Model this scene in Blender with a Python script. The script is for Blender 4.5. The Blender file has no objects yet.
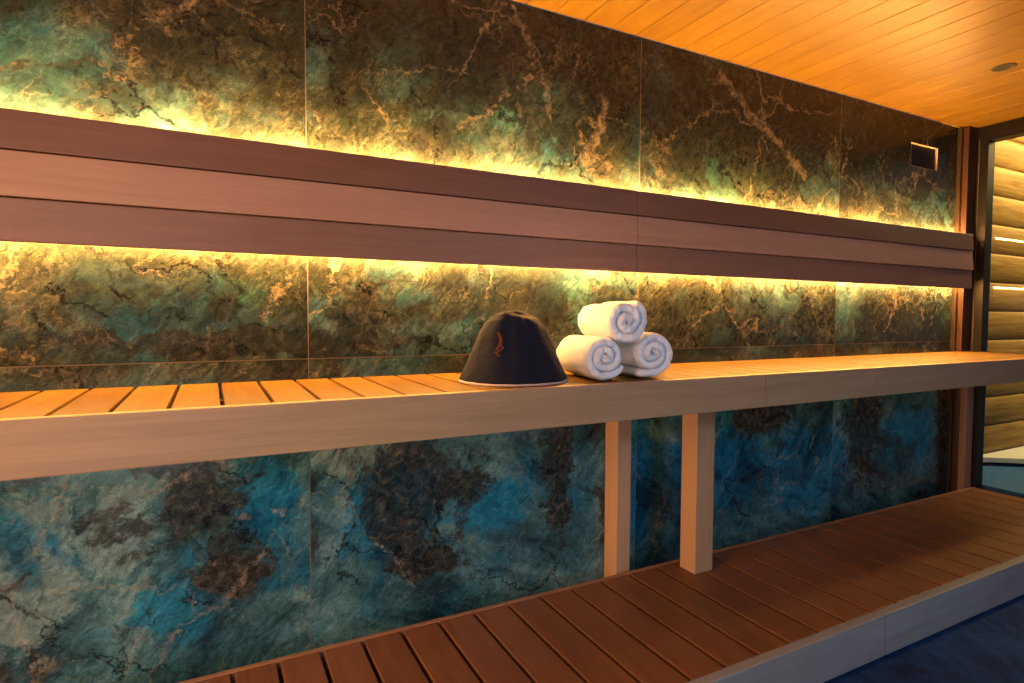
import bpy, bmesh, math, random
from mathutils import Vector, Matrix, noise as mnoise
random.seed(7)
C = bpy.context.scene.collection
Z0 = 1.095                                  # camera height above the floor; heights below are relative to the camera

# ------------------------------------------------------------------ node helpers
class NT:
    def __init__(s, name):
        s.m = bpy.data.materials.new(name); s.m.use_nodes = True
        s.t = s.m.node_tree; s.t.nodes.clear()
        s.out = s.new('ShaderNodeOutputMaterial')
    def new(s, k, **kw):
        n = s.t.nodes.new(k)
        for a, b in kw.items(): setattr(n, a, b)
        return n
    def put(s, sock, v):
        if v is None: return
        if hasattr(v, 'is_output'): s.t.links.new(v, sock)
        else:
            if isinstance(v, (tuple, list)) and sock.type == 'RGBA' and len(v) == 3: v = (*v, 1)
            sock.default_value = v
    def math(s, op, a, b=None, c=None, clamp=False):
        n = s.new('ShaderNodeMath', operation=op, use_clamp=clamp)
        for i, v in enumerate((a, b, c)): s.put(n.inputs[i], v)
        return n.outputs[0]
    def vmath(s, op, a, b=None, c=None):
        n = s.new('ShaderNodeVectorMath', operation=op)
        s.put(n.inputs[0], a); s.put(n.inputs[1], b)
        if c is not None: s.put(n.inputs[2], c)
        return n
    def mix(s, f, a, b, blend='MIX'):
        n = s.new('ShaderNodeMix', data_type='RGBA', blend_type=blend)
        s.put(n.inputs['Factor'], f); s.put(n.inputs[6], a); s.put(n.inputs[7], b)
        return n.outputs[2]
    def noise(s, vec, scale, detail=4, rough=.55, dist=0, col=False):
        n = s.new('ShaderNodeTexNoise')
        s.put(n.inputs['Vector'], vec); s.put(n.inputs['Scale'], scale); s.put(n.inputs['Detail'], detail)
        s.put(n.inputs['Roughness'], rough); s.put(n.inputs['Distortion'], dist)
        return n.outputs['Color' if col else 'Fac']
    def voronoi(s, vec, scale, feature='DISTANCE_TO_EDGE', out='Distance'):
        n = s.new('ShaderNodeTexVoronoi', feature=feature)
        s.put(n.inputs['Vector'], vec); s.put(n.inputs['Scale'], scale)
        return n.outputs[out]
    def ramp(s, f, stops, interp='LINEAR'):
        n = s.new('ShaderNodeValToRGB'); e = n.color_ramp; e.interpolation = interp
        while len(e.elements) < len(stops): e.elements.new(.5)
        for el, (p, c) in zip(e.elements, stops):
            el.position = p; el.color = (*c, 1) if isinstance(c, tuple) else (c, c, c, 1)
        s.put(n.inputs[0], f); return n.outputs[0]
    def step(s, f, a, b):                    # smooth 0..1 between a and b
        n = s.new('ShaderNodeMapRange', interpolation_type='SMOOTHSTEP')
        s.put(n.inputs[0], f); n.inputs[1].default_value = a; n.inputs[2].default_value = b
        return n.outputs[0]
    def mapping(s, vec, scale=(1, 1, 1), rot=(0, 0, 0), loc=(0, 0, 0)):
        if any(rot):                         # turn first, stretch second
            r = s.new('ShaderNodeMapping'); s.put(r.inputs[0], vec); r.inputs[2].default_value = rot; vec = r.outputs[0]; rot = (0, 0, 0)
        n = s.new('ShaderNodeMapping'); s.put(n.inputs[0], vec)
        n.inputs[1].default_value = loc; n.inputs[2].default_value = rot; n.inputs[3].default_value = scale
        return n.outputs[0]
    def obj(s): return s.new('ShaderNodeTexCoord').outputs['Object']
    def pos(s): return s.new('ShaderNodeNewGeometry').outputs['Position']
    def island(s): return s.new('ShaderNodeNewGeometry').outputs['Random Per Island']
    def bump(s, h, strength=.3, dist=.01):
        n = s.new('ShaderNodeBump'); s.put(n.inputs['Height'], h)
        n.inputs['Strength'].default_value = strength; n.inputs['Distance'].default_value = dist
        return n.outputs[0]
    def bsdf(s, col, rough=.5, spec=.5, normal=None, metal=0, **kw):
        b = s.new('ShaderNodeBsdfPrincipled')
        s.put(b.inputs['Base Color'], col); s.put(b.inputs['Roughness'], rough)
        s.put(b.inputs['Specular IOR Level'], spec); s.put(b.inputs['Metallic'], metal)
        if normal is not None: s.put(b.inputs['Normal'], normal)
        for k, v in kw.items(): s.put(b.inputs[k.replace('_', ' ')], v)
        s.t.links.new(b.outputs[0], s.out.inputs[0]); return s.m

def wood_mat(name, light, dark, axis='X', rough=.5, spec=.35, vary=.35, seams=False, grain=1.0):
    n = NT(name); p = n.pos(); isl = n.island()
    off = n.vmath('SCALE', (31.7, 17.3, 11.9)); n.put(off.inputs['Scale'], isl)
    v = n.vmath('ADD', p, off.outputs[0]).outputs[0]
    st = {'X': (.9, 14, 14), 'Y': (14, .9, 14), 'Z': (14, 14, .9)}[axis]
    st2 = {'X': (6, 160, 160), 'Y': (160, 6, 160), 'Z': (160, 160, 6)}[axis]
    g1 = n.noise(n.mapping(v, st), 1.6, 6, .6, 1.2)
    g2 = n.noise(n.mapping(v, st2), 1.0, 3, .6)
    f = n.math('ADD', n.math('MULTIPLY', n.math('SUBTRACT', g1, .5), 1.5 * grain), n.math('MULTIPLY', n.math('SUBTRACT', g2, .5), .9 * grain))
    f = n.math('ADD', n.math('ADD', f, .5), n.math('MULTIPLY', n.math('SUBTRACT', isl, .5), vary), clamp=True)
    col = n.mix(f, dark, light)
    blotch = n.noise(v, 5, 3)
    col = n.mix(n.step(blotch, .45, .8), col, n.mix(.35, col, dark))
    return n.bsdf(col, n.math('ADD', rough - .08, n.math('MULTIPLY', g2, .16)), spec, n.bump(g2, .12, .002))

def stone_mat(name, floor=False):
    n = NT(name); p = n.pos(); isl = n.island()
    sep = n.new('ShaderNodeSeparateXYZ'); n.put(sep.inputs[0], p)
    comb = n.new('ShaderNodeCombineXYZ')
    n.put(comb.inputs[0], sep.outputs[0]); n.put(comb.inputs[1], sep.outputs[1] if floor else sep.outputs[2])
    uv = comb.outputs[0]
    off = n.vmath('SCALE', (7.3, 4.1, 9.7)); n.put(off.inputs['Scale'], isl)
    tv = n.vmath('ADD', uv, off.outputs[0]).outputs[0]
    # warped coordinate
    w = n.vmath('SUBTRACT', n.noise(tv, 2.6, 5, .6, 0, True), (.5, .5, .5)).outputs[0]
    ws = n.vmath('SCALE', w); ws.inputs['Scale'].default_value = .20
    wv = n.vmath('ADD', tv, ws.outputs[0]).outputs[0]
    ww = n.vmath('ADD', uv, ws.outputs[0]).outputs[0]
    w2 = n.vmath('SUBTRACT', n.noise(uv, 7, 8, .72, 0, True), (.5, .5, .5)).outputs[0]
    w2s = n.vmath('SCALE', w2); w2s.inputs['Scale'].default_value = .16
    fv = n.vmath('ADD', uv, w2s.outputs[0]).outputs[0]           # finely warped, not per tile
    # feathery body
    a = n.noise(wv, 2.4, 10, .64, .25)
    streak = n.noise(n.mapping(wv, (3.0, 17, 1), (0, 0, math.radians(-52))), 1.3, 8, .70, .15)
    streak2 = n.noise(n.mapping(wv, (3.0, 15, 1), (0, 0, math.radians(25))), 1.2, 8, .70, .15)
    pick = n.step(n.noise(wv, 1.3, 3), .42, .58)
    stq = n.math('ADD', n.math('MULTIPLY', streak, pick), n.math('MULTIPLY', streak2, n.math('SUBTRACT', 1, pick)))
    body = n.math('ADD', n.math('MULTIPLY', a, .62), n.math('MULTIPLY', stq, .45))
    col = n.ramp(body, [(.38, (.007, .015, .020)), (.455, (.020, .056, .072)), (.53, (.050, .135, .155)), (.60, (.11, .230, .240)), (.70, (.30, .41, .40))])
    fine = n.noise(fv, 38, 6, .75)
    rag = n.noise(n.mapping(fv, (1, 1.6, 1), (0, 0, .7)), 11, 9, .74)
    # saturated blue pockets
    def blob(x, z, rx, rz=None, hard=.5):
        q = n.vmath('SUBTRACT', fv, (x, z, 0)).outputs[0]
        q = n.vmath('ADD', q, (0, 0, 0)).outputs[0]
        q = n.vmath('MULTIPLY', q, (1 / rx, 1 / (rz or rx), 0)).outputs[0]
        d = n.vmath('LENGTH', q).outputs[1]
        return n.step(n.math('ADD', d, n.math('MULTIPLY', n.math('SUBTRACT', rag, .5), 2.6)), 1.12, .78)
    def union(lst):
        r = lst[0]
        for k in lst[1:]: r = n.math('MAXIMUM', r, k)
        return r
    blue = n.step(n.noise(wv, 3.1, 7, .65, .3), .53, .66)
    bn = n.noise(n.vmath('ADD', wv, (5.2, 1.3, 0)).outputs[0], 2.6, 10, .72, .4)
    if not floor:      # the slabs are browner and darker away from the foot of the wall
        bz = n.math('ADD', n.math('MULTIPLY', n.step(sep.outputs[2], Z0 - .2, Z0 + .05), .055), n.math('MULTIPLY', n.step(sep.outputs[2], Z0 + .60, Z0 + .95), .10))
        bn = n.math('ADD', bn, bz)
    brown = n.step(bn, .545, .60)
    pale = n.step(n.noise(n.vmath('ADD', wv, (1.2, 8.3, 0)).outputs[0], 3.4, 8, .66, .4), .60, .74)
    if not floor:
        Z = lambda z: z + Z0
        blue = n.math('MAXIMUM', blue, union([blob(.13, Z(-.52), .10, .13), blob(-.08, Z(-.80), .12, .10), blob(.52, Z(-.62), .16, .18),
                                              blob(.86, Z(-.66), .14, .10), blob(1.95, Z(-.62), .28, .25), blob(2.55, Z(-.72), .35, .22), blob(3.35, Z(-.66), .25, .20), blob(1.47, Z(-.62), .10, .3)]))
        brown = n.math('MAXIMUM', n.math('MULTIPLY', brown, .9), union([blob(-.04, Z(-.50), .09, .11), blob(.04, Z(-.72), .11, .09), blob(-.13, Z(-.38), .09, .05),
                                               blob(.15, Z(-.34), .12, .06), blob(1.12, Z(-.55), .07, .30), blob(.72, Z(-.57), .13, .06), blob(.62, Z(-.80), .13, .05),
                                               blob(2.95, Z(-.55), .16, .30), blob(2.2, Z(-.45), .2, .09), blob(3.68, Z(-.6), .06, .4),
                                               blob(.0, Z(.95), .30, .10), blob(.75, Z(.86), .18, .18), blob(1.15, Z(1.0), .25, .18), blob(2.3, Z(.95), .5, .15), blob(3.2, Z(.85), .5, .2),
                                               blob(.1, Z(-.08), .5, .045), blob(.42, Z(0), .10, .12)]))
        pale = n.math('MAXIMUM', pale, union([blob(-.22, Z(-.56), .09, .12), blob(-.42, Z(-.62), .12, .2), blob(.42, Z(-.42), .13, .07)]))
        green = union([blob(1.0, Z(.72), .45, .12), blob(2.0, Z(.62), .35, .14), blob(.14, Z(.08), .10, .07), blob(1.28, Z(.05), .14, .10), blob(.6, Z(.60), .2, .05)])
    # pale feather first, then blue, then dark brown granular rock
    col = n.mix(n.math('MULTIPLY', pale, .6), col, n.mix(stq, (.09, .20, .20), (.38, .46, .43)))
    col = n.mix(n.math('MULTIPLY', blue, .85), col, n.mix(n.step(body, .4, .68), (.002, .035, .075), (.015, .26, .42)))
    if not floor:
        col = n.mix(n.math('MULTIPLY', green, .7), col, n.mix(n.step(stq, .35, .65), (.02, .12, .10), (.14, .33, .27)))
    fe = n.noise(n.mapping(fv, (16, 70, 1), (0, 0, math.radians(-52))), 1.5, 6, .75)
    if not floor:      # olive-gold tone mixed into the colour above seat height
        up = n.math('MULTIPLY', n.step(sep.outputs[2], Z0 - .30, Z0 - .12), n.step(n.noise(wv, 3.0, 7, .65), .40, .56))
        olive_fac = n.math('ADD', n.math('MULTIPLY', fe, .6), n.math('MULTIPLY', stq, .4))
        col = n.mix(n.math('MULTIPLY', up, .80), col, n.ramp(olive_fac, [(.36, (.010, .010, .008)), (.48, (.050, .043, .022)), (.58, (.15, .125, .062)), (.70, (.34, .29, .17))]))
    gran = n.ramp(fine, [(.36, (.006, .005, .005)), (.5, (.030, .026, .020)), (.62, (.10, .085, .058)), (.76, (.26, .21, .145))])
    col = n.mix(n.math('MULTIPLY', brown, .90), col, gran)
    if not floor:      # patchy near-black tone mixed in above seat height
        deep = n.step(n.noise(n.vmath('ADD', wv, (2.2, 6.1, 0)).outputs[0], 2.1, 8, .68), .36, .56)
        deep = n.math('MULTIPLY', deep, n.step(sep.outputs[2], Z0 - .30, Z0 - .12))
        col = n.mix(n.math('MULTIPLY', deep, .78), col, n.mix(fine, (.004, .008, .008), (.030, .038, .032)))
    # dark cracks along the feathers
    crack = n.step(n.voronoi(n.vmath('ADD', n.mapping(wv, (1, .55, 1), (0, 0, math.radians(-50))), w2s.outputs[0]).outputs[0], 5.5), .035, .004)
    cm = n.step(n.noise(wv, 4.2, 4), .47, .60)
    col = n.mix(n.math('MULTIPLY', crack, n.math('MULTIPLY', cm, .85)), col, (.006, .006, .007))
    # golden-beige veins
    vein = n.step(n.voronoi(n.vmath('ADD', wv, w2s.outputs[0]).outputs[0], 2.6), .020, .002)
    vm = n.step(n.noise(n.vmath('ADD', wv, (3, 3, 3)).outputs[0], 3.0, 4), .46, .60)
    vein = n.math('MULTIPLY', vein, n.math('MULTIPLY', vm, n.step(fine, .38, .60)))
    hair = n.step(n.voronoi(n.vmath('ADD', n.mapping(wv, (1.6, .7, 1), (0, 0, .6)), w2s.outputs[0]).outputs[0], 8.0), .020, .002)
    hair = n.math('MULTIPLY', hair, n.math('MULTIPLY', n.step(n.noise(wv, 6, 4), .52, .64), .55))
    vein = n.math('MAXIMUM', vein, hair)
    if not floor:
        def seg(ax, az, bx, bz, wd):
            ab = (bx - ax, bz - az, 0); L2 = ab[0] ** 2 + ab[1] ** 2
            pa = n.vmath('SUBTRACT', fv, (ax, az, 0)).outputs[0]
            h = n.math('DIVIDE', n.vmath('DOT_PRODUCT', pa, ab).outputs[1], L2, clamp=True)
            q = n.vmath('SCALE', ab); n.put(q.inputs['Scale'], h)
            d = n.vmath('LENGTH', n.vmath('SUBTRACT', pa, q.outputs[0]).outputs[0]).outputs[1]
            return n.step(d, wd, wd * .35)
        segs = [seg(.93, Z(1.05), 1.10, Z(.70), .018), seg(1.9, Z(1.0), 2.45, Z(.66), .030), seg(1.32, Z(.80), 1.24, Z(.58), .026),
                seg(.72, Z(.60), 1.0, Z(.82), .014), seg(-.13, Z(.76), .10, Z(.95), .016), seg(.02, Z(.86), .18, Z(.80), .014), seg(.13, Z(-.02), .20, Z(.12), .016),
                seg(-.18, Z(-.47), .06, Z(-.40), .016), seg(.06, Z(-.58), .24, Z(-.55), .014), seg(.02, Z(-.80), .16, Z(-.62), .014), seg(1.75, Z(-.80), 1.83, Z(-.66), .010),
                seg(2.2, Z(-.83), 2.7, Z(-.70), .010), seg(1.48, Z(.10), 1.40, Z(0), .012)]
        vein = n.math('MAXIMUM', vein, n.math('MULTIPLY', union(segs), n.math('MULTIPLY', n.step(fine, .36, .56), .8)))
    col = n.mix(n.math('MULTIPLY', vein, .62), col, n.mix(fine, (.16, .10, .06), (.55, .44, .30)))
    col = n.mix(1.0, col, n.ramp(fe, [(.33, .45), (.5, 1.0), (.68, 1.7)]), 'MULTIPLY')
    # dust of dark and light grains
    col = n.mix(n.math('MULTIPLY', n.step(fine, .62, .76), .28), col, (.30, .27, .22))
    col = n.mix(n.math('MULTIPLY', n.step(fine, .42, .30), .55), col, (.004, .006, .007))
    if not floor: col = n.mix(1.0, col, (.62, .64, .62), 'MULTIPLY')
    if floor:
        col = n.mix(.94, col, n.mix(n.step(body, .38, .7), (.002, .013, .060), (.008, .050, .20)))
    return n.bsdf(col, .16 if not floor else .7, .30 if not floor else .1, n.bump(fine, .05, .001))

def plain_mat(name, col, rough=.5, spec=.5, metal=0, bump=None):
    n = NT(name); nz = n.noise(n.obj(), 60, 3)
    c = n.mix(nz, tuple(x * .85 for x in col), tuple(min(1, x * 1.12) for x in col))
    return n.bsdf(c, rough, spec, n.bump(nz, bump, .002) if bump else None, metal)

def emit_mat(name, col, strength):
    n = NT(name); e = n.new('ShaderNodeEmission')
    nz = n.noise(n.pos(), 9, 2)
    n.put(e.inputs[0], n.mix(nz, tuple(x * .96 for x in col), col)); e.inputs[1].default_value = strength
    n.t.links.new(e.outputs[0], n.out.inputs[0]); return n.m

def glass_mat(name):
    n = NT(name)
    tr = n.new('ShaderNodeBsdfTransparent'); tr.inputs[0].default_value = (.93, .95, .93, 1)
    gl = n.new('ShaderNodeBsdfGlossy'); gl.inputs['Roughness'].default_value = .0
    fr = n.new('ShaderNodeFresnel'); fr.inputs[0].default_value = 1.5
    smudge = n.noise(n.pos(), 3, 3)
    f = n.math('ADD', n.math('MULTIPLY', fr.outputs[0], 1.6), n.math('MULTIPLY', smudge, .02), clamp=True)
    mx = n.new('ShaderNodeMixShader'); n.put(mx.inputs[0], f)
    n.t.links.new(tr.outputs[0], mx.inputs[1]); n.t.links.new(gl.outputs[0], mx.inputs[2])
    n.t.links.new(mx.outputs[0], n.out.inputs[0]); return n.m

# ------------------------------------------------------------------ mesh helpers
def bm_box(bm, x0, x1, y0, y1, z0, z1, bev=0.0, mi=0):
    vs = [bm.verts.new(v) for v in ((x0,y0,z0),(x1,y0,z0),(x1,y1,z0),(x0,y1,z0),(x0,y0,z1),(x1,y0,z1),(x1,y1,z1),(x0,y1,z1))]
    fs = [bm.faces.new([vs[i] for i in q]) for q in ((3,2,1,0),(4,5,6,7),(0,1,5,4),(1,2,6,5),(2,3,7,6),(3,0,4,7))]
    for f in fs: f.material_index = mi
    if bev:
        es = list({e for f in fs for e in f.edges})
        bmesh.ops.bevel(bm, geom=es, offset=bev, segments=2, profile=.6, affect='EDGES')

def finish(name, bm, mats, parent=None, smooth=False, loc=None):
    bmesh.ops.recalc_face_normals(bm, faces=bm.faces)
    me = bpy.data.meshes.new(name); 
    if smooth:
        for f in bm.faces: f.smooth = True
    bm.to_mesh(me); bm.free()
    o = bpy.data.objects.new(name, me); C.objects.link(o)
    for m in (mats if isinstance(mats, (list, tuple)) else [mats]): me.materials.append(m)
    if parent:
        o.parent = parent; o.matrix_parent_inverse = Matrix.Translation(-parent.location) if parent.parent is None else Matrix.Translation(-parent.matrix_world_loc) if False else Matrix.Translation(-root_loc(parent))
    return o
def root_loc(o):
    l = Vector(o.location)
    return l
def thing(name, loc, label, cat, group=None):
    o = bpy.data.objects.new(name, None); o.empty_display_size = .1; C.objects.link(o); o.location = loc
    tag(o, label, cat, group); return o
def tag(o, label, cat, group=None):
    o['label'] = label; o['category'] = cat
    if group: o['group'] = group
def structure(o): o['kind'] = 'structure'; return o
def box_obj(name, dims, mat, parent=None, bev=.003):
    bm = bmesh.new(); bm_box(bm, *dims, bev=bev); return finish(name, bm, mat, parent)

# ------------------------------------------------------------------ materials
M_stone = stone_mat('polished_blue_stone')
M_floor = stone_mat('dark_blue_stone_floor', True)
M_fascia = wood_mat('pale_oak_board', (.37, .235, .125), (.25, .15, .078), 'X', .50, .3, .30)
M_slat = wood_mat('alder_slat', (.150, .083, .009), (.083, .040, .004), 'Y', .6, .15, .6)
M_step = wood_mat('brown_heat_treated_slat', (.24, .095, .036), (.13, .048, .018), 'Y', .42, .35, .30)
M_steptrim = wood_mat('brown_edge_batten', (.34, .17, .09), (.22, .10, .05), 'X', .45, .35, .2)
M_stepfascia = wood_mat('grey_weathered_board', (.30, .285, .275), (.20, .185, .175), 'X', .5, .3, .30)
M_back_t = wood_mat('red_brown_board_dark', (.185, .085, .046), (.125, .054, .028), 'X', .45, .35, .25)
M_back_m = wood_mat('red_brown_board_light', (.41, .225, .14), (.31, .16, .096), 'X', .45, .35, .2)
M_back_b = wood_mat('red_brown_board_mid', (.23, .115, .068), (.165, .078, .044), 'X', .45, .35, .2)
M_post = wood_mat('pale_post_wood', (.42, .25, .135), (.30, .17, .09), 'Z', .5, .3, .2)
M_farpost = wood_mat('brown_far_post', (.26, .15, .10), (.17, .10, .065), 'Z', .5, .3, .2)
M_ceil = wood_mat('varnished_alder_ceiling', (.182, .111, .010), (.108, .056, .005), 'Y', .42, .25, .45)
M_log = None
M_black = plain_mat('black_aluminium', (.004, .004, .005), .5, .2)
M_darkwood = wood_mat('dark_stained_wood', (.030, .017, .011), (.016, .009, .006), 'Z', .5, .3, .2)
M_cornerpost = wood_mat('reddish_corner_post', (.05, .021, .011), (.03, .013, .007), 'Z', .45, .35, .2)
M_wallwood = wood_mat('brown_wall_panel', (.20, .12, .07), (.12, .07, .04), 'Z', .6, .2, .3)
M_steel = plain_mat('brushed_steel', (.55, .50, .44), .35, .5, 1)
M_seal = plain_mat('grey_rubber_seal', (.09, .09, .09), .5, .4)
M_ventframe = plain_mat('bronze_vent_frame', (.50, .40, .30), .4, .5)
M_vent = plain_mat('dark_vent_panel', (.006, .008, .012), .5, .2)
M_glass = glass_mat('clear_glass')
LED = (1.0, .455, .11)
M_led_up = emit_mat('amber_led_upper', LED, 800)
M_led_lo = emit_mat('amber_led_lower', LED, 700)

def log_material():
    n = NT('pine_log'); p = n.pos()
    g = n.noise(n.mapping(p, (1.2, 22, 22)), 1.5, 6, .6, 1.0)
    col = n.mix(n.step(g, .3, .72), (.25, .145, .045), (.42, .275, .10))
    kn = n.voronoi(n.mapping(p, (2.2, 0.0, 5.2)), 1.0, 'F1')
    col = n.mix(n.math('MULTIPLY', n.step(kn, .13, .04), .8), col, (.12, .05, .02))
    return n.bsdf(col, .45, .3, n.bump(g, .1, .003))
M_log = log_material()
M_slab = plain_mat('pale_concrete', (.62, .64, .66), .8, .2, 0, .2)
M_ground = plain_mat('blue_grey_ground', (.03, .11, .32), .8, .2, 0, .2)

# ------------------------------------------------------------------ room shell
XR = 3.88; XL = -1.9; YF = -1.6; ZC = 1.072 + Z0; YW = 1.8
# back wall: polished stone slabs with fine joints
bm = bmesh.new()
xs = [XL, -.967, .2545, 1.483, 2.703, 3.752]
zs = [0.0, -.126 + Z0, ZC]
for i in range(len(xs) - 1):
    for j in range(2):
        if i == 4 and j == 1: continue
        bm_box(bm, xs[i] + .0014, xs[i+1] - .0014, YW, YW + .03, zs[j] + .0014, zs[j+1] - .0014, .0006)
# the last upper slab has an opening for the vent
VX0, VX1, VZ0, VZ1 = 3.29, 3.545, .806 + Z0, .930 + Z0
gx = [xs[4] + .0012, VX0, VX1, xs[5] - .0012]; gz = [zs[1] + .0012, VZ0, VZ1, zs[2] - .0012]
for y, flip in ((YW, False), (YW + .03, True)):
    gv = [[bm.verts.new((a, y, b)) for b in gz] for a in gx]
    for a in range(3):
        for b in range(3):
            if (a, b) != (1, 1): bm.faces.new((gv[a][b], gv[a+1][b], gv[a+1][b+1], gv[a][b+1]))
    if not flip: g0 = gv
for loop in ([(1,1),(2,1),(2,2),(1,2)], [(0,0),(1,0),(2,0),(3,0),(3,1),(3,2),(3,3),(2,3),(1,3),(0,3),(0,2),(0,1)]):
    for p, q in zip(loop, loop[1:] + loop[:1]):
        bm.faces.new((g0[p[0]][p[1]], g0[q[0]][q[1]], gv[q[0]][q[1]], gv[p[0]][p[1]]))
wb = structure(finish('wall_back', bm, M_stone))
M_grout = plain_mat('golden_joint', (.12, .09, .055), .6, .3)
bm = bmesh.new()
for x in xs[1:-1]: bm_box(bm, x - .0013, x + .0013, YW + .0006, YW + .012, 0, ZC)
for a, b in zip(xs[:-1], xs[1:]): bm_box(bm, a + .0014, b - .0014, YW + .0006, YW + .012, zs[1] - .0013, zs[1] + .0013)
gr = finish('joint_grout', bm, M_grout); gr.parent = wb
bm = bmesh.new(); bm_box(bm, XL, 3.92, YW + .0305, YW + .10, 0, ZC)
structure(finish('wall_back_backing', bm, M_grout))
# ceiling planks
bm = bmesh.new(); x = 1.215 - .119 * 27
while x < XR + .1:
    x1 = min(x + .119, XR + .04)
    if x1 > XL: bm_box(bm, max(x, XL) + .001, x1 - .0015, YF, YW, ZC, ZC + .02, .0035)
    x += .119
structure(finish('ceiling', bm, M_ceil))
# floor tiles
bm = bmesh.new()
for i in range(5):
    for j in range(3):
        x0 = XL + i * 1.22; y0 = 1.80 - (j + 1) * 1.22
        bm_box(bm, x0 + .001, min(x0 + 1.22, XR + .02) - .001, max(y0, YF) + .001, y0 + 1.22 - .001, -.02, 0, .0006)
structure(finish('floor', bm, M_floor))
structure(box_obj('wall_left', (XL - .1, XL, YF, YW, 0, ZC), M_wallwood))
structure(box_obj('wall_front', (XL, XR + .1, YF - .1, YF, 0, ZC), M_wallwood))
# corner post and header, dark
structure(box_obj('trim_1', (3.755, 3.842, 1.752, 1.80, 0, ZC - .002), M_cornerpost, bev=.004))
structure(box_obj('trim_2', (3.842, 3.935, YF + .01, 1.7515, 1.008 + Z0, ZC - .002), M_black, bev=.003))
structure(box_obj('trim_3', (3.735, 3.757, 1.778, 1.80, 0, ZC - .002), M_darkwood, bev=.003))
structure(box_obj('trim_4', (3.8425, 3.935, 1.7520, 1.80, 1.008 + Z0, ZC - .002), M_darkwood, bev=.001))
# glass wall
win = bpy.data.objects.new('window_1', None); C.objects.link(win); win.location = (3.9, .07, 0); structure(win)
bm = bmesh.new(); fx0, fx1 = 3.843, 3.915
for y0, y1 in ((1.697, 1.80), (-.02, .02), (YF + .002, YF + .04)):
    bm_box(bm, fx0, fx1, y0, y1, .0, 1.006 + Z0, .002)
for y0, y1 in ((.02, 1.697), (YF + .04, -.02)):
    bm_box(bm, fx0, fx1, y0, y1, 0, .03, .002)
    bm_box(bm, fx0, fx1, y0, y1, .986 + Z0, 1.006 + Z0, .002)
finish('window_frame', bm, M_black, win)
for y0, y1 in ((.02, 1.697), (YF + .04, -.02)):
    bm = bmesh.new(); x = 3.901
    f = bm.faces.new([bm.verts.new(v) for v in ((x, y0 - .006, .02), (x, y1 + .006, .02), (x, y1 + .006, .996 + Z0), (x, y0 - .006, .996 + Z0))])
    finish('window_pane', bm, M_glass, win)
# a slim steel seal line on the glass edge
box_obj('window_seal', (3.839, 3.8428, 1.738, 1.741, 0, 1.0 + Z0), M_seal, win, .001)

# outside: log wall, slab, ground
bm = bmesh.new(); R = .112; pitch = .19
for k in range(-5, 12):
    zc = 1.002 - .095 + .19 - k * pitch + Z0
    if zc < .1: break
    N = 14; ringA = []; ringB = []
    for i in range(N + 1):
        a = -math.pi / 2 + math.pi * i / N
        yy = 1.99 - .032 * math.cos(a); zz = zc + .095 * math.sin(a)
        ringA.append(bm.verts.new((3.94, yy, zz))); ringB.append(bm.verts.new((9.0, yy, zz)))
    for i in range(N): bm.faces.new((ringA[i], ringB[i], ringB[i+1], ringA[i+1]))
    bm.faces.new(ringA); bm.faces.new(ringB)
structure(finish('wall_outside', bm, M_log, smooth=True))
bm = bmesh.new()
poly = [(3.95, 1.96), (4.44, 1.94), (4.66, 1.78), (5.3, 1.45), (9, 1.2), (9, 2.1), (3.95, 2.1)]
top = [bm.verts.new((x, y, -.90 + Z0)) for x, y in poly]; bot = [bm.verts.new((x, y, -.93 + Z0)) for x, y in poly]
bm.faces.new(top); bm.faces.new(bot[::-1])
for i in range(len(poly)): j = (i + 1) % len(poly); bm.faces.new((top[i], bot[i], bot[j], top[j]))
structure(finish('floor_outside_ledge', bm, M_slab))
structure(box_obj('floor_outside', (3.94, 9, -5, 2.2, -.05, .14), M_ground, bev=0))

# ------------------------------------------------------------------ upper bench
BX0, BX1 = -1.88, 3.838
zb = -.184 + Z0
ub = thing('sauna_bench', (1.4, 1.55, 0), 'long slatted upper sauna bench with pale wood front board, holding hat and towels', 'bench')
bm = bmesh.new(); g = .019 - .0965 * 20; k = 0
edges = []
x = g
while x < BX1:
    edges.append(x); x += .0965 if x < .4 else .104
edges = [BX0] + [e for e in edges if e > BX0 + .02] + [BX1 + .004]
for a, b in zip(edges[:-1], edges[1:]):
    bm_box(bm, a + .004, b - .004, 1.328, 1.782, zb - .026, zb, .003)
finish('seat_slats', bm, M_slat, ub)
for a, b in ((BX0, -.62), (-.62, 1.611), (1.611, 2.21), (2.21, BX1)):
    box_obj('front_board', (a + .0006, b - .0006, 1.304, 1.3265, -.291 + Z0, zb + .0005), M_fascia, ub, .0025)
bm = bmesh.new()
bm_box(bm, BX0, BX1, 1.35, 1.40, zb - .086, zb - .0265, .002); bm_box(bm, BX0, BX1, 1.60, 1.65, zb - .086, zb - .0265, .002)
finish('bench_frame', bm, M_darkwood, ub)
stepz = -.9545 + Z0
box_obj('leg', (1.583, 1.673, 1.577, 1.655, stepz + .0005, zb - .0268), M_post, ub, .003)
box_obj('leg', (3.757, 3.832, 1.716, 1.7505, .001, zb - .0268), M_farpost, ub, .003)
box_obj('leg', (1.332, 1.396, 1.722, 1.798, .001, zb - .0268), M_post, ub, .003)

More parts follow.
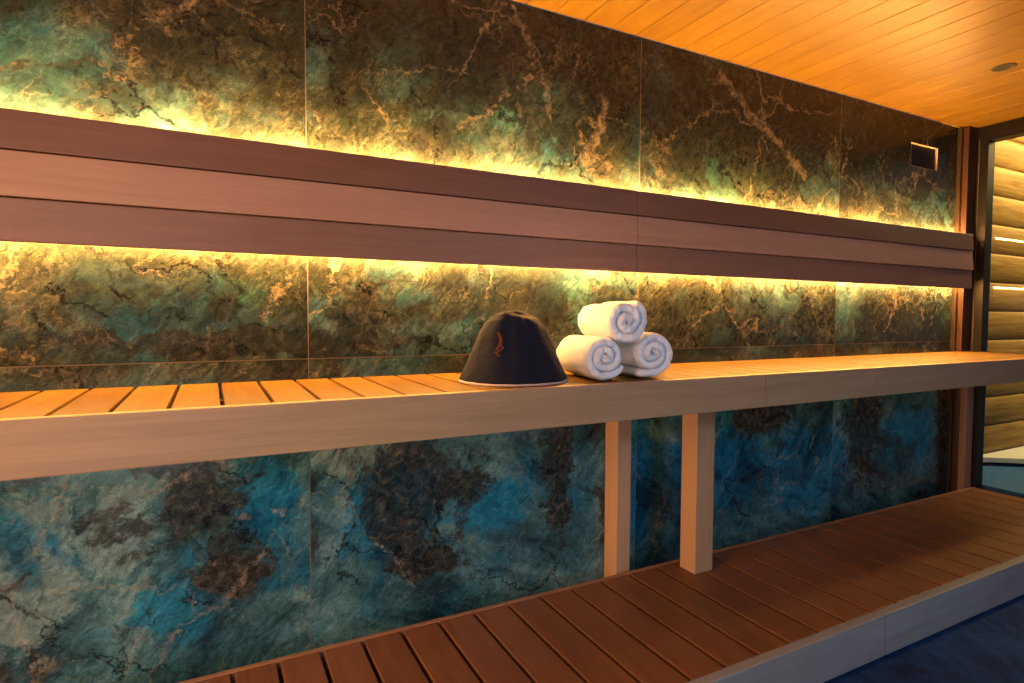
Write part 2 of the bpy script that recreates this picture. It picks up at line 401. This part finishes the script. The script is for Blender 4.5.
# ------------------------------------------------------------------ lower bench
lb = thing('foot_bench', (1.4, 1.4, 0), 'wide low brown slatted lower bench with grey front board above dark blue floor', 'bench')
FY = 1.0805
bm = bmesh.new()
edges = [-1.88]; k = -16
X = lambda k: .038 + .112 * k + (.0008 * k * k if k > 0 else 0)
while True:
    x = X(k) if k < 19 else X(19) + (k - 19) * .142
    if x > BX1 - .03: break
    if x > -1.85: edges.append(x)
    k += 1
edges.append(BX1 + .004)
for a, b in zip(edges[:-1], edges[1:]):
    bm_box(bm, a + .0055, b - .0055, FY + .032, 1.694, stepz - .026, stepz, .003)
finish('seat_slats', bm, M_step, lb)
box_obj('back_batten', (-1.88, BX1, 1.6945, 1.711, stepz - .06, stepz + .001), M_steptrim, lb, .002)
for a, b in ((-1.88, 1.92), (1.92, 3.1), (3.1, BX1)):
    box_obj('front_board', (a + .0008, b - .0008, FY, FY + .031, -1.0905 + Z0, stepz + .0005), M_stepfascia, lb, .003)
bm = bmesh.new()
for y in (1.13, 1.36, 1.63): bm_box(bm, -1.88, BX1, y, y + .045, .0, stepz - .0265, .002)
finish('bench_frame', bm, M_darkwood, lb)

# ------------------------------------------------------------------ backrest with hidden light strips
br = thing('wall_mounted_backrest', (1.4, 1.64, .1 + Z0), 'three-board red-brown wooden backrest on the stone wall, lit amber from behind', 'backrest')
BYF = 1.6225
def louver(x0, x1, z0, z1, ytop, ybot, th, mat):
    bm = bmesh.new(); bm_box(bm, x0, x1, 0, th, z0, z1, .003)
    for v in bm.verts:
        t = (v.co.z - z0) / (z1 - z0); v.co.y += ybot + (ytop - ybot) * t
    return finish('backrest_board', bm, mat, br)
zt, z1_, z2_, zbm = .2471*1.8 + Z0, .1977*1.8 + Z0, .1412*1.8 + Z0, .0885*1.8 + Z0
zt -= .002
for a, b in ((-1.86, 1.332), (1.332, 3.562)):
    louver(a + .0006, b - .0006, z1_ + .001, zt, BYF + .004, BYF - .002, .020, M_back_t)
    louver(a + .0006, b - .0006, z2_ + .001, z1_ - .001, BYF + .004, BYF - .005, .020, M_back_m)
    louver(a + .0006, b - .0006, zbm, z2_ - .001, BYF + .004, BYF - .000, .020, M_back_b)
for x in (-1.5, -.4, .9, 2.2, 3.3):
    box_obj('bracket', (x, x + .05, 1.650, 1.799, .22 + Z0, .38 + Z0), M_darkwood, br, .002)
def strip(z, mat, y=1.763, r=.0045):
    bm = bmesh.new(); x = -1.84; N = 6
    def ring(x): return [bm.verts.new((x, y + r * math.cos(2*math.pi*i/N), z + r * math.sin(2*math.pi*i/N))) for i in range(N)]
    prev = ring(x)
    while x < LEDX - .01:
        x = min(x + .15, LEDX); cur = ring(x)
        for i in range(N): bm.faces.new((prev[i], cur[i], cur[(i+1) % N], prev[(i+1) % N]))
        prev = cur
    o = finish('led_strip', bm, mat); o.parent = led_channel
LEDX = 3.735
led_channel = box_obj('led_channel', (-1.84, LEDX, 1.748, 1.799, .452 + Z0, .468 + Z0), M_steel, br, .001)
strip(.474 + Z0, M_led_up)
led_channel = box_obj('led_channel', (-1.84, LEDX, 1.748, 1.799, .192 + Z0, .207 + Z0), M_steel, br, .001)
strip(.186 + Z0, M_led_lo)

# ------------------------------------------------------------------ vent and downlight
vt = thing('wall_vent', (3.417, 1.8, .868 + Z0), 'small dark rectangular wall vent with thin metal frame high near the corner', 'vent')
bm = bmesh.new(); t = .0018; va, vb, vc, vd = VX0 + .001, VX1 - .001, VZ0 + .001, VZ1 - .001
bm_box(bm, va, vb, 1.8006, 1.8295, vd - t, vd); bm_box(bm, va, vb, 1.8006, 1.8295, vc, vc + t)
bm_box(bm, va, va + t, 1.8006, 1.8295, vc + t, vd - t); bm_box(bm, vb - t, vb, 1.8006, 1.8295, vc + t, vd - t)
finish('vent_frame', bm, M_ventframe, vt)
box_obj('vent_panel', (va + t + .0005, vb - t - .0005, 1.812, 1.8295, vc + t + .0005, vd - t - .0005), M_vent, vt, .001)
dl = thing('recessed_downlight', (3.017, 1.288, ZC), 'small round dark recessed downlight in the orange plank ceiling', 'downlight')
bm = bmesh.new(); N = 32
prof = [(.043, -.0005), (.043, -.002), (.039, -.003), (.035, -.002), (.033, .001)]
rings = [[bm.verts.new((3.017 + r * math.cos(2*math.pi*i/N), 1.288 + r * math.sin(2*math.pi*i/N), ZC + z)) for i in range(N)] for r, z in prof]
for a, b in zip(rings[:-1], rings[1:]):
    for i in range(N): bm.faces.new((a[i], a[(i+1) % N], b[(i+1) % N], b[i]))
finish('trim_ring', bm, M_black, dl, True)
bm = bmesh.new()
rings = [[bm.verts.new((3.017 + r * math.cos(2*math.pi*i/N), 1.288 + r * math.sin(2*math.pi*i/N), ZC + z)) for i in range(N)] for r, z in ((.0345, -.0012), (.022, -.0008), (.010, -.0010))]
for a, b in zip(rings[:-1], rings[1:]):
    for i in range(N): bm.faces.new((a[i], a[(i+1) % N], b[(i+1) % N], b[i]))
bm.faces.new(rings[-1]); finish('lens', bm, M_vent, dl, True)

# ------------------------------------------------------------------ felt hat
def felt_material(name, c0, c1):
    n = NT(name); o = n.pos(); f = n.noise(o, 300, 4, .7); g = n.noise(o, 35, 4)
    col = n.mix(n.math('ADD', n.math('MULTIPLY', f, .6), n.math('MULTIPLY', g, .4)), c0, c1)
    return n.bsdf(col, .95, .1, n.bump(f, .5, .003), 0, Sheen_Weight=.05, Sheen_Roughness=.4)
M_felt = felt_material('charcoal_felt', (.004, .006, .014), (.013, .016, .030))
M_felttrim = felt_material('pale_felt_edge', (.42, .34, .33), (.66, .58, .56))
M_emblem = felt_material('rust_red_thread', (.07, .018, .010), (.16, .05, .022))
HC = Vector((.776, 1.49, zb + .001)); HR = .158
hat = thing('felt_hat', HC, 'dark charcoal felt bell-shaped sauna hat with pale rim, on the bench left of towels', 'hat')
HP = [(1.0, 0), (.99, .006), (.945, .022), (.855, .055), (.77, .088), (.69, .118), (.61, .146), (.52, .168), (.40, .184), (.24, .193), (.06, .195)]
def hat_r(h):
    for (r0, h0), (r1, h1) in zip(HP[:-1], HP[1:]):
        if h <= h1: return r0 + (r1 - r0) * (h - h0) / max(1e-6, h1 - h0)
    return HP[-1][0]
def hat_pt(a, r, h, out=0.0):
    # gentle folds in the felt: creases run down from the crown
    k = max(0, min(1, (h - .015) / .12))
    fold = 1 + k * (.035 * math.cos(3 * a + .6) - .085 * math.exp(-((math.remainder(a + 1.45, 2*math.pi)) / .16) ** 2) - .065 * math.exp(-((math.remainder(a + 2.15, 2*math.pi)) / .14) ** 2) - .05 * math.exp(-((math.remainder(a + .75, 2*math.pi)) / .2) ** 2)) 
    wob = 1 + .012 * math.sin(2 * a + 1) + .010 * math.sin(5 * a)
    rr = HR * r * fold * wob + out
    lean = .03 * (h / .19) ** 2
    lift = .010 * max(0, math.cos(a - .05)) ** 6 * max(0, 1 - h / .05)
    sag = .006 * math.sin(2 * a + .4) * k if r < .7 else 0
    return (HC.x + rr * math.cos(a) - lean * .15, HC.y + rr * .95 * math.sin(a), HC.z + h + lift + sag)
def hat_shell(prof, out=0.0, thick=.004, N=96):
    bm = bmesh.new(); rings = []
    for r, h in prof: rings.append([bm.verts.new(hat_pt(2*math.pi*i/N, r, h, out)) for i in range(N)])
    inner = [[bm.verts.new(hat_pt(2*math.pi*i/N, r, h - (0 if h < .02 else thick), out - thick)) for i in range(N)] for r, h in prof]
    for a, b in zip(rings[:-1], rings[1:]):
        for i in range(N): bm.faces.new((a[i], a[(i+1) % N], b[(i+1) % N], b[i]))
    for a, b in zip(inner[:-1], inner[1:]):
        for i in range(N): bm.faces.new((b[i], b[(i+1) % N], a[(i+1) % N], a[i]))
    for i in range(N): bm.faces.new((inner[0][i], inner[0][(i+1) % N], rings[0][(i+1) % N], rings[0][i]))
    return bm, rings, inner
def dense(prof, m=5):
    out = []
    for (r0, h0), (r1, h1) in zip(prof[:-1], prof[1:]):
        for i in range(m): out.append((r0 + (r1 - r0) * i / m, h0 + (h1 - h0) * i / m))
    return out + [prof[-1]]
bm, ro, ri = hat_shell(dense([p for p in HP if p[1] > 0]))
bm.faces.new(ro[-1]); bm.faces.new(ri[-1][::-1])
o = crown = finish('crown', bm, M_felt, hat, True)
md = o.modifiers.new('sub', 'SUBSURF'); md.levels = md.render_levels = 1
tx = bpy.data.textures.new('felt_lumps', 'CLOUDS'); tx.noise_scale = .035
md = o.modifiers.new('lumps', 'DISPLACE'); md.texture = tx; md.strength = .006; md.mid_level = .5; md.texture_coords = 'GLOBAL'
bm, ro, ri = hat_shell([(1.0, 0), (1.002, .0025), (.998, .005)], .0008, .006)
for i in range(96): bm.faces.new((ro[-1][i], ro[-1][(i+1) % 96], ri[-1][(i+1) % 96], ri[-1][i]))
finish('rim_edging', bm, M_felttrim, hat, True)
# stitched rust-red emblem: two curled strokes on the left front of the crown
bm = bmesh.new()
def stroke(pts, w):
    prev = None
    for j, (a, h) in enumerate(pts):
        t = j / (len(pts) - 1); ww = w * (.35 + .65 * math.sin(math.pi * min(1, max(0, t * .9 + .05))))
        p0 = hat_pt(a - ww, hat_r(h), h, .0065); p1 = hat_pt(a + ww, hat_r(h), h, .0065)
        v = (bm.verts.new(p0), bm.verts.new(p1))
        if prev: bm.faces.new((prev[0], prev[1], v[1], v[0]))
        prev = v
A0 = -2.42
stroke([(A0 + .10 * math.sin(t * 3.2), .092 + .045 * t) for t in [i / 10 for i in range(11)]], .040)
stroke([(A0 + .10 - .06 * math.cos(t * 4.5), .085 + .022 * t) for t in [i / 10 for i in range(11)]], .025)
stroke([(A0 - .03 + .16 * t, .083 + .006 * math.sin(6 * t)) for t in [i / 10 for i in range(11)]], .018)
em = finish('emblem', bm, M_emblem, None, True); em.parent = crown
em['label'] = 'small rust-red stitched emblem'

# ------------------------------------------------------------------ rolled towels
def terry():
    n = NT('white_terry'); o = n.pos(); f = n.noise(o, 260, 4, .7); g = n.noise(o, 60, 3)
    col = n.mix(f, (.56, .61, .71), (.72, .76, .84))
    return n.bsdf(col, .95, .1, n.bump(n.math('ADD', f, n.math('MULTIPLY', g, .6)), .6, .004), 0, Sheen_Weight=.3)
M_terry = terry()
TH = math.radians(10)
def towel(name, cx, cy, cz, L, R, a_end, turns, label, tail=0.0, seed=0, sq=1.0, flip=1):
    """a folded towel rolled up: a soft strip swept along a spiral"""
    root = thing(name, (cx + L/2*math.sin(TH), cy + L/2*math.cos(TH), cz - R), label, 'towel', 'rolled white towels stacked on the bench')
    rng = random.Random(seed)
    bm = bmesh.new(); T = (R - .006) / (turns + .25)        # layer pitch
    ths = T * 1.10; n_t = int(turns * 40)
    path = []
    for i in range(n_t + 1):
        u = i / n_t; a = a_end - (1 - u) * turns * 2 * math.pi
        rc = R - ths / 2 - (1 - u) * turns * T
        rc = max(rc, .003)
        wob = 1 + .05 * math.sin(2 * a + seed) * (1 - u * .7) + .03 * math.sin(3 * a + seed * 2) * (1 - u)
        path.append((rc * wob * math.cos(a), rc * wob * math.sin(a) * sq))
    if tail:
        px, pz = path[-1]; qx, qz = path[-2]; d = Vector((px - qx, pz - qz)).normalized()
        for s in range(1, 9):
            t_ = tail * s / 8; path.append((px + d.x * t_, max(pz + d.y * t_, -R + ths * .5)))
    path = [(x * flip, z) for x, z in path]
    rings = []
    M = 22
    for i, (x, z) in enumerate(path):
        a, b = path[max(0, i-1)], path[min(len(path)-1, i+1)]
        tx, tz = b[0] - a[0], b[1] - a[1]; l = math.hypot(tx, tz) or 1; nx, nz = -tz / l, tx / l
        ring = []
        endk = 1.0
        e = min(i, len(path) - 1 - i) / 4.0
        if e < 1: endk = max(.25, math.sqrt(max(0, 1 - (1 - e) ** 2)))
        u = i / len(path)
        bulge = .010 * (1 - u) + .003 * math.sin(7 * u * 6.28 + seed) + .002 * rng.uniform(-1, 1)
        for k in range(M):
            ph = 2 * math.pi * k / M
            # superellipse section: long along the roll, thin across
            c, s_ = math.cos(ph), math.sin(ph)
            ex = .42
            lx = math.copysign(abs(c) ** .16, c); ly = math.copysign(abs(s_) ** .75, s_)
            off = ly * ths / 2 * endk
            yy = L / 2 + lx * (L / 2 + (bulge if lx < 0 else bulge * .5) - .006)
            ring.append((x + nx * off, yy, z + nz * off))
        rings.append(ring)
    rot = Matrix.Rotation(-TH, 3, 'Z')
    vr = []
    for ring in rings:
        vr.append([bm.verts.new(Vector((cx, cy, cz)) + rot @ Vector(p)) for p in ring])
    for a, b in zip(vr[:-1], vr[1:]):
        for k in range(M): bm.faces.new((a[k], a[(k+1) % M], b[(k+1) % M], b[k]))
    bm.faces.new(vr[0][::-1]); bm.faces.new(vr[-1])
    o = finish('towel_roll', bm, M_terry, root, True)
    md = o.modifiers.new('sub', 'SUBSURF'); md.levels = md.render_levels = 1
    t2 = bpy.data.textures.new('fluff', 'CLOUDS'); t2.noise_scale = .012; t2.noise_depth = 3
    md = o.modifiers.new('fluff', 'DISPLACE'); md.texture = t2; md.strength = .008; md.mid_level = .5; md.texture_coords = 'GLOBAL'
    return root
RT = .0745
towel('rolled_towel', 1.000, 1.345, zb + RT - .0040, .25, RT, math.radians(-20), 2.6, 'rolled white towel lower left in the stack, beside the hat', seed=1)
towel('rolled_towel', 1.173, 1.345, zb + RT + .003, .25, RT, math.radians(-88), 2.6, 'rolled white towel lower right in the stack, its loose end tucked on the bench', tail=.05, seed=2, flip=-1)
towel('rolled_towel', 1.066, 1.337, zb + RT + .1000, .24, RT + .003, math.radians(65), 2.4, 'rolled white towel resting on top of the two lower towels', seed=3)

# ------------------------------------------------------------------ lights
def area(name, loc, target, sx, sy, col, power, spread=180):
    l = bpy.data.lights.new(name, 'AREA'); l.shape = 'RECTANGLE'; l.size = sx; l.size_y = sy; l.color = col; l.energy = power; l.spread = math.radians(spread)
    o = bpy.data.objects.new(name, l); C.objects.link(o); o.location = loc
    o.rotation_euler = (Vector(target) - Vector(loc)).to_track_quat('-Z', 'Y').to_euler(); return o
area('warm_room_lamp', (-1.15, .45, .30 + Z0), (.8, 1.5, 0 + Z0), .4, .4, (1, .52, .25), 16, 140)
area('low_warm_fill', (-1.8, 1.22, -.50 + Z0), (1.5, 1.62, -.62 + Z0), .25, .25, (1, .54, .27), 14, 80)  # unseen, added to warm the left faces of the bench legs
area('cool_fill_light', (2.2, -1.5, .80 + Z0), (1.5, 1.7, -.45 + Z0), 1.6, .4, (.42, .67, 1.0), 9, 110)  # unseen cool fill added from the front; no window stands there
area('low_cool_fill', (2.2, -1.5, -.80 + Z0), (1.5, 1.7, -.5 + Z0), 1.6, .35, (.42, .67, 1.0), 4.5, 110)  # second cool fill, unseen, added to reach under the bench
area('soft_fill_light', (-.6, -1.5, .80 + Z0), (-.1, 1.8, -.55 + Z0), 1.2, .4, (.74, .89, 1.0), 5.5, 90)  # unseen soft fill added to brighten the lower left wall
area('low_soft_fill', (-.6, -1.5, -.80 + Z0), (-.1, 1.8, -.55 + Z0), 1.2, .35, (.74, .89, 1.0), 5, 90)  # low twin of the soft fill, added to soften shade under the bench
area('outdoor_eaves_light', (5.4, 1.35, 1.5 + Z0), (5.4, 1.97, .85 + Z0), 3.2, .2, (1, .70, .24), 105)
s = bpy.data.lights.new('downlight_beam', 'SPOT'); s.energy = 3; s.spot_size = math.radians(42); s.spot_blend = .6; s.color = (1, .6, .25); s.shadow_soft_size = .03
so = bpy.data.objects.new('downlight_beam', s); C.objects.link(so); so.location = (3.017, 1.288, ZC - .012)

w = bpy.data.worlds.new('dusk'); bpy.context.scene.world = w; w.use_nodes = True
bg = w.node_tree.nodes['Background']; bg.inputs[0].default_value = (.20, .32, .50, 1); bg.inputs[1].default_value = .25

# ------------------------------------------------------------------ camera
cam = bpy.data.cameras.new('camera'); co = bpy.data.objects.new('camera', cam); C.objects.link(co)
def rot(yaw, pitch, roll):
    cy, sy, cp, sp = math.cos(yaw), math.sin(yaw), math.cos(pitch), math.sin(pitch)
    f = Vector((sy*cp, cy*cp, -sp)); r = Vector((cy, -sy, 0)); u = r.cross(f)
    return r*math.cos(roll) + u*math.sin(roll), -r*math.sin(roll) + u*math.cos(roll), f
r, u, f = rot(*[math.radians(a) for a in (27.32109, 2.41314, .24730)])
co.matrix_world = Matrix(((r.x, u.x, -f.x, 0), (r.y, u.y, -f.y, 0), (r.z, u.z, -f.z, Z0), (0, 0, 0, 1)))
cam.sensor_width = 36; cam.lens = 582.913 / 1024 * 36; cam.clip_start = .05
S = bpy.context.scene; S.camera = co
S.view_settings.view_transform = 'Standard'; S.view_settings.look = 'None'; S.view_settings.exposure = 0
S.cycles.use_denoising = True; S.cycles.max_bounces = 10; S.cycles.transparent_max_bounces = 12
